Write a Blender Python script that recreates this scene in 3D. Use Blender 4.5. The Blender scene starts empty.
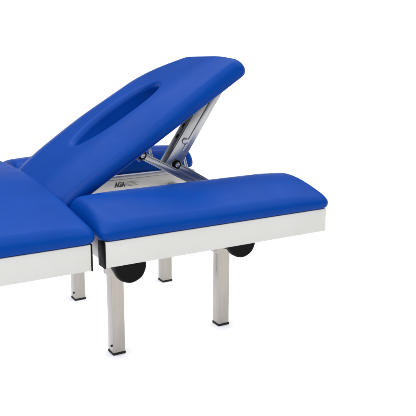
import bpy, bmesh, math, random
from mathutils import Matrix, Vector
random.seed(3)
sc = bpy.context.scene
COL = sc.collection
Z0 = 0.375            # height of the frame top above the floor

# ------------------------------------------------------------------ materials
def principled(name, base, rough=0.5, metal=0.0, spec=0.5):
    m = bpy.data.materials.new(name); m.use_nodes = True
    b = m.node_tree.nodes['Principled BSDF']
    b.inputs['Base Color'].default_value = (*base, 1)
    b.inputs['Roughness'].default_value = rough
    b.inputs['Metallic'].default_value = metal
    b.inputs['Specular IOR Level'].default_value = spec
    return m, m.node_tree, b

def noise(nt, scale, detail=4, rough=0.5, stretch=None):
    tc = nt.nodes.new('ShaderNodeTexCoord')
    n = nt.nodes.new('ShaderNodeTexNoise')
    n.inputs['Scale'].default_value = scale
    n.inputs['Detail'].default_value = detail
    n.inputs['Roughness'].default_value = rough
    if stretch:
        mp = nt.nodes.new('ShaderNodeMapping'); mp.inputs['Scale'].default_value = stretch
        nt.links.new(tc.outputs['Object'], mp.inputs['Vector'])
        nt.links.new(mp.outputs['Vector'], n.inputs['Vector'])
    else:
        nt.links.new(tc.outputs['Object'], n.inputs['Vector'])
    return n

def vary_color(nt, b, n, c0, c1, lo=0.35, hi=0.65):
    r = nt.nodes.new('ShaderNodeValToRGB')
    r.color_ramp.elements[0].position = lo; r.color_ramp.elements[0].color = (*c0, 1)
    r.color_ramp.elements[1].position = hi; r.color_ramp.elements[1].color = (*c1, 1)
    nt.links.new(n.outputs['Fac'], r.inputs['Fac']); nt.links.new(r.outputs['Color'], b.inputs['Base Color'])

def vary_rough(nt, b, n, lo, hi):
    r = nt.nodes.new('ShaderNodeMapRange')
    r.inputs['From Min'].default_value = 0.3; r.inputs['From Max'].default_value = 0.7
    r.inputs['To Min'].default_value = lo; r.inputs['To Max'].default_value = hi
    nt.links.new(n.outputs['Fac'], r.inputs['Value']); nt.links.new(r.outputs['Result'], b.inputs['Roughness'])

def bump(nt, b, n, strength, dist):
    k = nt.nodes.new('ShaderNodeBump')
    k.inputs['Strength'].default_value = strength; k.inputs['Distance'].default_value = dist
    nt.links.new(n.outputs['Fac'], k.inputs['Height'])
    prev = b.inputs['Normal'].links[0].from_socket if b.inputs['Normal'].links else None
    if prev: nt.links.new(prev, k.inputs['Normal'])
    nt.links.new(k.outputs['Normal'], b.inputs['Normal'])

BLUE = (0.0075, 0.042, 0.25)
M_vinyl, nt, b = principled('blue_vinyl', BLUE, 0.38, 0, 0.085)
n1 = noise(nt, 7, 3); vary_color(nt, b, n1, (0.0002, 0.050, 0.315), (0.0004, 0.055, 0.345))
n2 = noise(nt, 18, 4); vary_rough(nt, b, n2, 0.32, 0.42)
bump(nt, b, noise(nt, 10, 2), 0.16, 0.008)
bump(nt, b, noise(nt, 650, 3, 0.6), 0.16, 0.0006)

M_paint, nt, b = principled('white_powder_coat', (0.6, 0.6, 0.585), 0.42, 0, 0.4)
vary_color(nt, b, noise(nt, 9, 5), (0.69, 0.69, 0.667), (0.715, 0.715, 0.693))
bump(nt, b, noise(nt, 500, 2), 0.05, 0.0004)

M_alu, nt, b = principled('pale_aluminium_profile', (0.60, 0.585, 0.56), 0.4, 0.35, 0.5)
vary_rough(nt, b, noise(nt, 30, 4, 0.6, (0.15, 6, 6)), 0.32, 0.5)

M_steel, nt, b = principled('polished_stainless', (0.5, 0.465, 0.42), 0.2, 1.0, 0.5)
n = noise(nt, 260, 3, 0.6, (1, 1, 0.03)); vary_color(nt, b, n, (0.385, 0.355, 0.32), (0.445, 0.415, 0.38), 0.25, 0.75)
vary_rough(nt, b, noise(nt, 18, 4), 0.10, 0.24); bump(nt, b, noise(nt, 9, 2), 0.2, 0.008)

M_zinc, nt, b = principled('zinc_plated_steel', (0.62, 0.63, 0.64), 0.3, 0.92, 0.5)
n = noise(nt, 30, 4, 0.6); vary_color(nt, b, n, (0.50, 0.51, 0.52), (0.56, 0.57, 0.58), 0.3, 0.7)
vary_rough(nt, b, noise(nt, 14, 2), 0.22, 0.34)

M_black, nt, b = principled('black_plastic', (0.003, 0.003, 0.0035), 0.5, 0, 0.1)
n = noise(nt, 90, 4); vary_rough(nt, b, n, 0.42, 0.6); bump(nt, b, noise(nt, 260, 3), 0.2, 0.0006)

M_rubber, nt, b = principled('black_rubber', (0.013, 0.013, 0.014), 0.75, 0, 0.3)
vary_rough(nt, b, noise(nt, 60, 3), 0.65, 0.85)

M_ink, nt, b = principled('dark_print', (0.03, 0.03, 0.032), 0.6)
vary_rough(nt, b, noise(nt, 80, 2), 0.55, 0.65)
M_fine, nt, b = principled('fine_grey_print', (0.22, 0.215, 0.21), 0.6)
vary_rough(nt, b, noise(nt, 80, 2), 0.55, 0.65)
M_board, nt, b = principled('dark_plywood', (0.02, 0.025, 0.04), 0.6)
vary_color(nt, b, noise(nt, 12, 4, 0.6, (1, 8, 1)), (0.018, 0.02, 0.03), (0.03, 0.032, 0.045))

M_floor, nt, b = principled('white_studio_paper', (0.9, 0.9, 0.9), 0.85, 0, 0.15)
vary_rough(nt, b, noise(nt, 3, 3), 0.8, 0.9)

# ------------------------------------------------------------------ object helpers
ROOT = bpy.data.objects.new('treatment_table', None)
COL.objects.link(ROOT); ROOT.location = (0.1, 0.43, 0); ROOT.empty_display_size = 0.2
ROOT['label'] = 'blue padded treatment table with raised slotted headrest, white side frames and square steel legs'
ROOT['category'] = 'treatment table'

def obj(name, bm, mat, parent=None, smooth=True, angle=35, origin=None):
    """bm is in world coordinates; the mesh is recentred on its own origin and parented."""
    bmesh.ops.recalc_face_normals(bm, faces=bm.faces)
    if origin is None:
        n = max(1, len(bm.verts)); origin = sum((v.co for v in bm.verts), Vector()) / n
    origin = Vector(origin)
    bmesh.ops.translate(bm, verts=bm.verts, vec=-origin)
    me = bpy.data.meshes.new(name); bm.to_mesh(me); bm.free()
    me.materials.append(mat)
    if smooth:
        me.shade_smooth()
        me.set_sharp_from_angle(angle=math.radians(angle))
    o = bpy.data.objects.new(name, me); COL.objects.link(o)
    if parent is not None:
        o.parent = parent
        pw = Vector(); q = parent
        while q is not None: pw += q.location; q = q.parent
        o.location = origin - pw
    else:
        o.location = origin
    return o

def box(bm, x0, x1, y0, y1, z0, z1, bev=0.0015, seg=2, mat4=None):
    t = bmesh.new()
    bmesh.ops.create_cube(t, size=1)
    for v in t.verts:
        v.co = Vector(((x0+x1)/2 + v.co.x*(x1-x0), (y0+y1)/2 + v.co.y*(y1-y0), (z0+z1)/2 + v.co.z*(z1-z0)))
    if bev: bmesh.ops.bevel(t, geom=list(t.edges), offset=bev, segments=seg, profile=0.5, affect='EDGES')
    if mat4 is not None: bmesh.ops.transform(t, matrix=mat4, verts=t.verts)
    me = bpy.data.meshes.new('tmp'); t.to_mesh(me); t.free(); bm.from_mesh(me); bpy.data.meshes.remove(me)
    return bm

def axis_xz(p0, p1):
    """local X along p0->p1 in the XZ plane, local Z perpendicular, Y kept"""
    d = Vector((p1[0]-p0[0], 0, p1[1]-p0[1])); L = d.length; d.normalize()
    nrm = Vector((-d.z, 0, d.x))
    m = Matrix(((d.x, 0, nrm.x, p0[0]), (0, 1, 0, 0), (d.z, 0, nrm.z, p0[1]+Z0), (0, 0, 0, 1)))
    return m, L

def turned(bm, prof, n=48, mat4=None, lobes=0, depth=0.0):
    """lathe about local Y; prof = [(radius, y)]"""
    rings = []
    for r, y in prof:
        ring = []
        for k in range(n):
            a = 2*math.pi*k/n
            rr = r*(1 + depth*math.cos(lobes*a)) if lobes else r
            ring.append(bm.verts.new((rr*math.cos(a), y, rr*math.sin(a))))
        rings.append(ring)
    for i in range(len(rings)-1):
        for k in range(n):
            bm.faces.new((rings[i][k], rings[i][(k+1) % n], rings[i+1][(k+1) % n], rings[i+1][k]))
    bm.faces.new(rings[0]); bm.faces.new(rings[-1])
    if mat4 is not None: bmesh.ops.transform(bm, matrix=mat4, verts=bm.verts)
    return bm

# ------------------------------------------------------------------ cushions
def rr_loop(cx, cy, hx, hy, r, nC=12, nX=40, nY=28):
    r = min(r, hx-1e-4, hy-1e-4); pts = []
    def side(a, c, n):
        for k in range(n): t = k/n; pts.append((a[0]+(c[0]-a[0])*t, a[1]+(c[1]-a[1])*t))
    def arc(x, y, a0):
        for k in range(nC): a = a0 + math.pi/2*k/nC; pts.append((x+r*math.cos(a), y+r*math.sin(a)))
    side((cx-hx+r, cy-hy), (cx+hx-r, cy-hy), nX); arc(cx+hx-r, cy-hy+r, -math.pi/2)
    side((cx+hx, cy-hy+r), (cx+hx, cy+hy-r), nY); arc(cx+hx-r, cy+hy-r, 0)
    side((cx+hx-r, cy+hy), (cx-hx+r, cy+hy), nX); arc(cx-hx+r, cy+hy-r, math.pi/2)
    side((cx-hx, cy+hy-r), (cx-hx, cy-hy+r), nY); arc(cx-hx+r, cy-hy+r, math.pi)
    return pts

def ease(q):
    return math.sin(math.pi/2*min(max(q, 0.0), 1.0))

def cushion(name, x0, x1, y0, y1, T, r, mat4, z0=0.013, d=0.022, roll=0.006, hole=None, warp=None, parent=ROOT):
    """upholstered pad: tucked-under bottom edge, rounded rim, top surface T(x, y)"""
    loops = []
    hx, hy = (x1-x0)/2, (y1-y0)/2
    def rect(q, top, rr=r):
        p = rr_loop((x0+x1)/2, (y0+y1)/2, hx-q, hy-q, rr)
        loops.append([(x, y, top(x, y)) for x, y in p])
    for k in range(9):
        a = math.pi/2*k/9
        rect(roll*(1-math.sin(a)), lambda x, y: z0*(1-math.cos(a)))
    n1 = 18
    for k in range(n1+1):
        a = math.pi/2*k/n1
        s_ = math.sin(a)
        rect(d*(1-math.cos(a)), lambda x, y: z0+(T(x, y)-z0)*s_)
    if hole is None:
        rest = min(hx, hy)-d-0.002; n2 = 34
        for k in range(1, n2+1): rect(d+rest*k/n2, T, r+0.02*k/n2)
    else:
        hcx, hcy, ha, hb, lip, hdepth, ne = hole
        base = list(loops[-1]); cx, cy = (x0+x1)/2, (y0+y1)/2
        def hol(a_, b_):
            out = []
            for x, y, z in base:
                th = math.atan2((y-cy)/(hy-d), (x-cx)/(hx-d)); c, s = math.cos(th), math.sin(th)
                ex = abs(c)**(2/ne)*math.copysign(1, c); ey = abs(s)**(2/ne)*math.copysign(1, s)
                out.append((hcx+a_*ex, hcy+b_*ey*(1+0.14*ex)))      # an egg: narrower at the foot end
            return out
        outer = hol(ha+lip, hb+lip)
        for k in range(1, 25):
            t = k/24
            p = [(bx+(ox-bx)*t, by+(oy-by)*t) for (bx, by, bz), (ox, oy) in zip(base, outer)]
            loops.append([(x, y, T(x, y)) for x, y in p])
        for k in range(1, 13):
            a = math.pi/2*k/12
            p = hol(ha+lip*(1-math.sin(a)), hb+lip*(1-math.sin(a)))
            loops.append([(x, y, T(x, y)-lip*1.1*(1-math.cos(a))) for x, y in p])
        top = loops[-1]
        for k in range(1, 5):
            p = hol(ha-0.002*k, hb-0.002*k)
            loops.append([(x, y, tz+(T(x, y)-hdepth-tz)*k/4) for (x, y), (_, _, tz) in zip(p, top)])
    if warp: loops = [[warp(*p) for p in lp] for lp in loops]
    bm = bmesh.new()
    vl = [[bm.verts.new(p) for p in lp] for lp in loops]
    n = len(vl[0])
    for i in range(len(vl)-1):
        for k in range(n): bm.faces.new((vl[i][k], vl[i][(k+1) % n], vl[i+1][(k+1) % n], vl[i+1][k]))
    bm.faces.new(vl[0]); bm.faces.new(vl[-1])
    bmesh.ops.transform(bm, matrix=mat4, verts=bm.verts)
    return obj(name, bm, M_vinyl, parent, angle=60)

FLAT = Matrix.Translation((0, 0, Z0+0.0015))
# coordinates below: X along the table, Y across it (0 = near side), Z from the frame top
W = 0.86
def ends(x, x0, x1, drop, w): return drop*(2-ease((x-x0)/w)-ease((x1-x)/w))
def main_top(x, y):
    v = min(max((y+0.004)/(W+0.008), 0), 1)
    f = math.sin(math.pi*v)**0.9 if v < 0.5 else 1-0.42*(1-math.sin(math.pi*v))
    return 0.037+0.046*f-ends(x, -1.05, -0.02, 0.005, 0.10)
cushion('main_cushion', -1.05, -0.018, -0.004, W+0.004, main_top, 0.026, FLAT, d=0.026)
def arm_top(x0, x1, y_out, y_in):
    def T(x, y):
        q = (y-y_out)/(y_in-y_out)          # 0 at the outer edge, 1 at the inner edge
        return 0.034+0.033*ease(q/0.72)-0.010*(1-ease((1-q)/0.25))-ends(x, x0, x1, 0.006, 0.12)
    return T
for (xb, ya, yb, yo, yi) in ((0.632, -0.004, 0.222, -0.004, 0.222), (0.586, 0.638, W+0.004, W+0.004, 0.638)):
    cushion('armrest_cushion', -0.010, xb, ya, yb, arm_top(-0.010, xb, yo, yi), 0.022, FLAT, d=0.024)
TH = math.radians(31.8)
HR = Matrix.Translation((0, 0, Z0+0.018)) @ Matrix.Rotation(-TH, 4, 'Y')
HY0, HY1, HX1 = 0.222, 0.624, 0.611
def head_top(x, y):
    v = (y-HY0)/(HY1-HY0)
    tip = max(0, (x-0.25)/0.36)
    dome = ease(v/0.33)*ease((1-v)/0.26)*(1-0.58*tip**2)
    return 0.034+0.029*dome-0.006*(1-ease((x+0.014)/0.12))-0.002*(1-ease((HX1-x)/0.10)) + tip*0.0145*(1-v)**1.5 - tip*0.011*v*v
def head_plan(x, y, z):
    # the far edge bows outwards at mid length and draws in again towards the top
    v = max(0, (y-0.32)/(HY1-0.32)); u = min(max(x/HX1, 0), 1)
    return (x, y + v*(0.046*math.sin(math.pi*u**0.95) + 0.022*math.exp(-((u-0.80)/0.16)**2) - 0.060*(max(0, u-0.70)/0.30)**2), z)
head = cushion('headrest_cushion', -0.014, HX1, HY0, HY1, head_top, 0.022, HR, z0=0.017, roll=0.007, d=0.018, warp=head_plan,
        hole=(0.294, 0.418, 0.143, 0.052, 0.018, 0.056, 2.3))
bm = bmesh.new(); box(bm, 0.05, 0.55, 0.262, 0.540, -0.010, -0.0005, 0.002, 2, HR)
obj('headrest_board', bm, M_board, ROOT)

# ------------------------------------------------------------------ white side frames
def zz(a, b): return a+Z0, b+Z0
def side_frame(x0, x1, y0, y1, name, cap_x, cap_y):
    bm = bmesh.new(); za, zb = zz(-0.060, 0)
    box(bm, x0, x1, y0, y1, za, zb, 0.0016)
    f = obj(name, bm, M_paint, ROOT, angle=30)
    for c in cap_x:
        bm = bmesh.new(); box(bm, c[0], c[1], cap_y[0], cap_y[1], za-0.001, zb+0.001, 0.001)
        obj('end_cap', bm, M_black, f, angle=30)
    return f
side_frame(0.0, L_ARM if False else 0.619, 0.0, 0.035, 'armrest_frame', ((-0.0035, -0.0002),), (-0.0008, 0.0358))
side_frame(0.0, 0.575, W-0.035, W, 'armrest_frame', ((-0.0035, -0.0002),), (W-0.0358, W+0.0008))
side_frame(-1.04, -0.034, 0.0, 0.035, 'main_frame', ((-0.0338, -0.0308),), (-0.0012, 0.0358))
side_frame(-1.04, -0.034, W-0.035, W, 'main_frame', ((-0.0338, -0.0308),), (W-0.0358, W+0.0008))
# end panels under the armrests and under the main cushion
for (xa, xb, ya, yb) in ((0.004, 0.022, 0.0365, 0.213), (0.598, 0.616, 0.0355, 0.213),
                         (0.004, 0.022, 0.647, W-0.0365), (0.555, 0.573, 0.647, W-0.0355)):
    bm = bmesh.new(); box(bm, xa, xb, ya, yb, *zz(-0.052, -0.002), 0.0012); obj('end_panel', bm, M_alu, ROOT, angle=30)
for xa in (-0.075, -1.03):
    bm = bmesh.new(); box(bm, xa, xa+0.03, 0.0355, W-0.0355, *zz(-0.056, -0.002), 0.0012); obj('cross_member', bm, M_alu, ROOT, angle=30)

# ------------------------------------------------------------------ inner rails
rails = []
for (ya, yb, xr) in ((0.2145, 0.248, 0.617), (0.612, 0.6455, 0.573)):
    bm = bmesh.new()
    box(bm, -1.0, xr, ya, yb, *zz(-0.062, -0.0075), 0.0012)
    box(bm, -1.0, xr, ya+0.004, yb-0.004, *zz(-0.0075, -0.0015), 0.0008)
    rails.append(obj('inner_rail', bm, M_alu, ROOT, angle=30))
bm = bmesh.new(); box(bm, 0.47, 0.50, 0.2485, 0.6115, *zz(-0.061, -0.035), 0.002); obj('cross_bar', bm, M_zinc, ROOT, angle=30)

# printed maker's mark on the far rail
def text_mesh(s, size):
    cu = bpy.data.curves.new('t', 'FONT'); cu.body = s; cu.size = size; cu.extrude = 0.0002; cu.offset = size*0.05
    o = bpy.data.objects.new('t', cu); COL.objects.link(o)
    dg = bpy.context.evaluated_depsgraph_get()
    me = bpy.data.meshes.new_from_object(o.evaluated_get(dg))
    COL.objects.unlink(o); bpy.data.objects.remove(o)
    return me
bm = bmesh.new(); me = text_mesh('AGA', 0.021); bm.from_mesh(me)
yr = 0.6115
bmesh.ops.transform(bm, verts=bm.verts, matrix=Matrix.Translation((LX if False else 0.288, yr, Z0-0.029)) @ Matrix.Rotation(math.pi/2, 4, 'X') @ Matrix.Diagonal((0.78, 1, 1, 1)))
mark = obj('printed_mark', bm, M_ink, rails[1], smooth=False)
bm = bmesh.new()
for row in range(4):
    x = 0.324; z = Z0-0.0165-row*0.0042
    end = (0.362, 0.372, 0.358, 0.366)[row]
    while x < end:
        wl = random.uniform(0.003, 0.008); box(bm, x, min(x+wl, end), yr-0.0002, yr+0.0002, z, z+0.0015, 0)
        x += wl+0.0014
obj('fine_print', bm, M_fine, rails[1], smooth=False)

# ------------------------------------------------------------------ legs
LEG = 0.034
def make_leg(x, y, top=-0.0635, sleeve_bottom=-0.158):
    bm = bmesh.new(); box(bm, x, x+LEG, y, y+LEG, 0.005, Z0+top-0.002, 0.0022, 3)
    leg = obj('leg', bm, M_steel, ROOT, angle=30, origin=(x, y, 0))
    bm = bmesh.new(); s = 0.0055
    box(bm, x-s, x+LEG+s, y-s, y+LEG+s, Z0+sleeve_bottom, Z0+top, 0.002, 2)
    obj('leg_sleeve', bm, M_steel, leg, angle=30)
    bm = bmesh.new()
    box(bm, x-0.0012, x+LEG+0.0012, y-0.0012, y+LEG+0.0012, 0.0005, 0.0065, 0.0018, 2)
    obj('foot_cap', bm, M_rubber, leg, angle=30)
    return leg
leg0 = make_leg(0.0, 0.0)
pins = []
def place(leg, x, y, first):
    if not first:
        c = leg.copy(); COL.objects.link(c)
        for ch in list(leg.children):
            k = ch.copy(); COL.objects.link(k); k.parent = c
        leg = c
    leg.location = Vector((x, y, 0)) - ROOT.location
    return leg
for i, (x, y) in enumerate(((0.095, 0.198), (0.432, 0.226), (0.147, 0.614), (0.459, 0.628), (-0.93, 0.21), (-0.93, 0.615))):
    leg = place(leg0, x, y, i == 0)
    pins.append((leg, x, y))
for leg, x, y in (pins[0], pins[2]):        # small lock pins low on the outer faces
    bm = bmesh.new()
    turned(bm, [(0.0032, 0), (0.0032, -0.002), (0.002, -0.003)], 20, Matrix.Translation((x, y+0.010, 0.024)) @ Matrix.Rotation(-math.pi/2, 4, 'Z'))
    obj('lock_pin', bm, M_rubber, leg)

# ------------------------------------------------------------------ black hand knobs by the near legs
def knob(x, z, y, R, lobes, depth):
    bm = bmesh.new()
    prof = [(R*0.55, 0.030), (R*0.86, 0.030), (R*0.97, 0.026), (R, 0.020), (R, 0.008), (R*0.97, 0.003), (R*0.90, 0.0), (R*0.55, 0.0005)]
    turned(bm, prof, 96, Matrix.Translation((x, y, z+Z0)), lobes, depth)
    k = obj('hand_knob', bm, M_black, ROOT, angle=40)
    bm = bmesh.new(); turned(bm, [(0.009, 0.0), (0.009, 0.022)], 24, Matrix.Translation((x, y+0.0305, z+Z0)))
    obj('knob_spindle', bm, M_zinc, k)
knob(0.130, -0.124, 0.150, 0.0425, 8, 0.008)
knob(0.478, -0.120, 0.176, 0.0425, 8, 0.004)

# ------------------------------------------------------------------ headrest ratchet mechanism (zinc plated)
def bolt(x, z, y, parent, R=0.0125):
    bm = bmesh.new()
    turned(bm, [(R, 0.0), (R, -0.004), (R*0.9, -0.0055), (R*0.6, -0.0055)], 32, Matrix.Translation((x, y, z+Z0)))
    w = obj('bolt_washer', bm, M_black, parent)
    bm = bmesh.new()
    turned(bm, [(0.0068, -0.0056), (0.0068, -0.0085), (0.0052, -0.0105), (0.002, -0.0112)], 24, Matrix.Translation((x, y, z+Z0)))
    return obj('bolt_head', bm, M_zinc, parent)

def channel(name, p0, p1, w, y0, y1, wall=0.0025, parent=ROOT, ext=0.0):
    """folded steel channel: web at y0 (facing the viewer's side), two flanges to y1"""
    m, L = axis_xz(p0, p1); bm = bmesh.new()
    box(bm, -ext, L+ext, y0, y0+wall, -w/2, w/2, 0.0008, 2, m)
    box(bm, -ext, L+ext, y0+wall, y1, w/2-wall, w/2, 0.0006, 2, m)
    box(bm, -ext, L+ext, y0+wall, y1, -w/2, -w/2+wall, 0.0006, 2, m)
    return obj(name, bm, M_zinc, parent, angle=30), m, L

B1, B2 = (0.231, 0.128), (0.333, 0.092)
# lower links from headrest bracket and from strut to the cross bar
def link(name, p0, p1, w, y0, y1, rad=True):
    m, L = axis_xz(p0, p1); bm = bmesh.new()
    box(bm, -w*0.5, L+w*0.4, y0, y1, -w/2, w/2, 0.001, 2, m)
    box(bm, w*0.6, L, y0-0.0022, y0, w/2-0.0045, w/2-0.0005, 0.0006, 2, m)     # rolled edges of the link
    box(bm, w*0.6, L, y0-0.0022, y0, -w/2+0.0005, -w/2+0.0045, 0.0006, 2, m)
    return obj(name, bm, M_zinc, ROOT, angle=30)
la = link('link_arm', B1, (0.478, -0.010), 0.021, 0.296, 0.300); bolt(B1[0], B1[1], 0.2955, la)
lb = link('link_arm', B2, (0.492, -0.004), 0.021, 0.3015, 0.3055)
# bracket on the headrest board
m, L = axis_xz((0.212, 0.150), B1); bm = bmesh.new()
box(bm, -0.01, L+0.012, 0.3005, 0.3035, -0.016, 0.014, 0.001, 2, m); obj('headrest_bracket', bm, M_zinc, ROOT, angle=30)

TOP = (0.468, 0.294)
st, m, L = channel('ratchet_strut', (0.325, 0.083), TOP, 0.044, 0.306, 0.342)
bm = bmesh.new(); box(bm, 0.055, L-0.004, 0.3035, 0.3058, -0.0135, -0.0015, 0.0008, 2, m); obj('ratchet_slide', bm, M_zinc, st, angle=30)
bm = bmesh.new(); box(bm, 0.05, L-0.01, 0.310, 0.338, 0.0221, 0.0236, 0.0006, 2, m); obj('ratchet_bar', bm, M_zinc, st, angle=30)
for k in range(4):
    bm = bmesh.new(); box(bm, 0.078+k*0.034, 0.090+k*0.034, 0.319, 0.328, 0.02362, 0.0242, 0.0002, 1, m)
    obj('ratchet_notch', bm, M_black, st, angle=30)
bm = bmesh.new(); turned(bm, [(0.010, 0), (0.009, -0.003), (0.005, -0.004)], 24, m @ Matrix.Translation((0.082, 0.3058, 0.004))); obj('ratchet_pin', bm, M_zinc, st)
bolt(B2[0]+0.004, B2[1], 0.3005, st, 0.0125)
# rods of the far half of the mechanism
def rod(p0, p1, y0, y1, r=0.004):
    a = Vector((p0[0], y0, p0[1]+Z0)); c = Vector((p1[0], y1, p1[1]+Z0)); d = c-a
    q = Vector((0, 1, 0)).rotation_difference(d).to_matrix().to_4x4()
    bm = bmesh.new(); turned(bm, [(r*0.7, 0), (r, 0.001), (r, d.length-0.001), (r*0.7, d.length)], 16, Matrix.Translation(a) @ q)
    return obj('tie_rod', bm, M_zinc, ROOT)
rod((0.272, 0.185), (0.297, 0.085), 0.36, 0.36)
rod((0.385, 0.130), (0.412, 0.030), 0.36, 0.36)

# ------------------------------------------------------------------ floor
bm = bmesh.new(); bmesh.ops.create_circle(bm, cap_ends=True, segments=96, radius=40)
fl = obj('floor', bm, M_floor, None, smooth=False, origin=(0, 0, 0)); fl['kind'] = 'structure'

# ------------------------------------------------------------------ light
w = bpy.data.worlds.new('World'); sc.world = w; w.use_nodes = True
nt = w.node_tree; bg = nt.nodes['Background']
# invented light surround: white horizon band, dimmed above against pad sheen, bright zenith
tc = nt.nodes.new('ShaderNodeTexCoord'); sep = nt.nodes.new('ShaderNodeSeparateXYZ')
nt.links.new(tc.outputs['Generated'], sep.inputs[0])
rp = nt.nodes.new('ShaderNodeValToRGB'); e = rp.color_ramp.elements
STOPS = ((0.0, 1.2), (0.07, 1.2), (0.13, 0.10), (0.50, 0.14), (0.68, 1.95), (1.0, 1.95))
while len(e) < len(STOPS): e.new(0.5)
for k, (pos, v) in enumerate(STOPS): e[k].position = pos; e[k].color = (v/3, v/3, v/3, 1)
nt.links.new(sep.outputs['Z'], rp.inputs['Fac'])
rf = nt.nodes.new('ShaderNodeValToRGB'); e = rf.color_ramp.elements          # camera-side half of the invented surround, band dimmed for contrast on metal
STOPS = ((0.0, 0.30), (0.07, 0.30), (0.13, 0.10), (0.50, 0.14), (0.68, 1.95), (1.0, 1.95))
while len(e) < len(STOPS): e.new(0.5)
for k, (pos, v) in enumerate(STOPS): e[k].position = pos; e[k].color = (v/3, v/3, v/3, 1)
nt.links.new(sep.outputs['Z'], rf.inputs['Fac'])
dot = nt.nodes.new('ShaderNodeVectorMath'); dot.operation = 'DOT_PRODUCT'; dot.inputs[1].default_value = (0.507, 0.862, 0)
nt.links.new(tc.outputs['Generated'], dot.inputs[0])
mr = nt.nodes.new('ShaderNodeMapRange'); mr.interpolation_type = 'SMOOTHSTEP'
mr.inputs['From Min'].default_value = -0.1; mr.inputs['From Max'].default_value = 0.6
nt.links.new(dot.outputs['Value'], mr.inputs['Value'])
mx = nt.nodes.new('ShaderNodeMix'); mx.data_type = 'RGBA'
nt.links.new(mr.outputs['Result'], mx.inputs[0]); nt.links.new(rf.outputs['Color'], mx.inputs[6]); nt.links.new(rp.outputs['Color'], mx.inputs[7])
nt.links.new(mx.outputs[2], bg.inputs['Color'])
bg.inputs['Strength'].default_value = 3.0

def area(name, loc, target, size, power, col=(1, 1, 1)):
    l = bpy.data.lights.new(name, 'AREA'); l.energy = power; l.size = size; l.shape = 'DISK'; l.color = col
    o = bpy.data.objects.new(name, l); COL.objects.link(o); o.location = loc
    o.rotation_euler = (Vector(target)-Vector(loc)).to_track_quat('-Z', 'Y').to_euler()
    return o
area('softbox', (-1.2, -0.6, 2.6), (0.1, 0.3, 0.4), 1.2, 16, (1, 0.985, 0.96))
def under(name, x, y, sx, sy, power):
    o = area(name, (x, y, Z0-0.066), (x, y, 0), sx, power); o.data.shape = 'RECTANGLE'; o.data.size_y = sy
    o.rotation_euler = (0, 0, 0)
under('hidden_floor_fill', -0.3, 0.43, 1.76, 0.78, 6.2)  # added lamp hidden beneath the table, clears the table's shadow off the floor

# ------------------------------------------------------------------ camera
cam = bpy.data.cameras.new('camera'); co = bpy.data.objects.new('camera', cam); COL.objects.link(co); sc.camera = co
cam.sensor_width = 36; cam.lens = 749.237*36/416; cam.clip_start = 0.05; cam.clip_end = 200
r = Vector((0.86262806, -0.50580451, 0.00588438)); u = Vector((0.12054885, 0.21686085, 0.96873079)); f = Vector((0.49126449, 0.83494501, -0.2480444))
co.matrix_world = Matrix(((r.x, u.x, -f.x, -0.60547), (r.y, u.y, -f.y, -1.47312), (r.z, u.z, -f.z, 0.48380+Z0), (0, 0, 0, 1)))

sc.view_settings.view_transform = 'Standard'; sc.view_settings.look = 'None'
sc.view_settings.exposure = 0; sc.view_settings.gamma = 1
sc.cycles.max_bounces = 10; sc.cycles.diffuse_bounces = 6
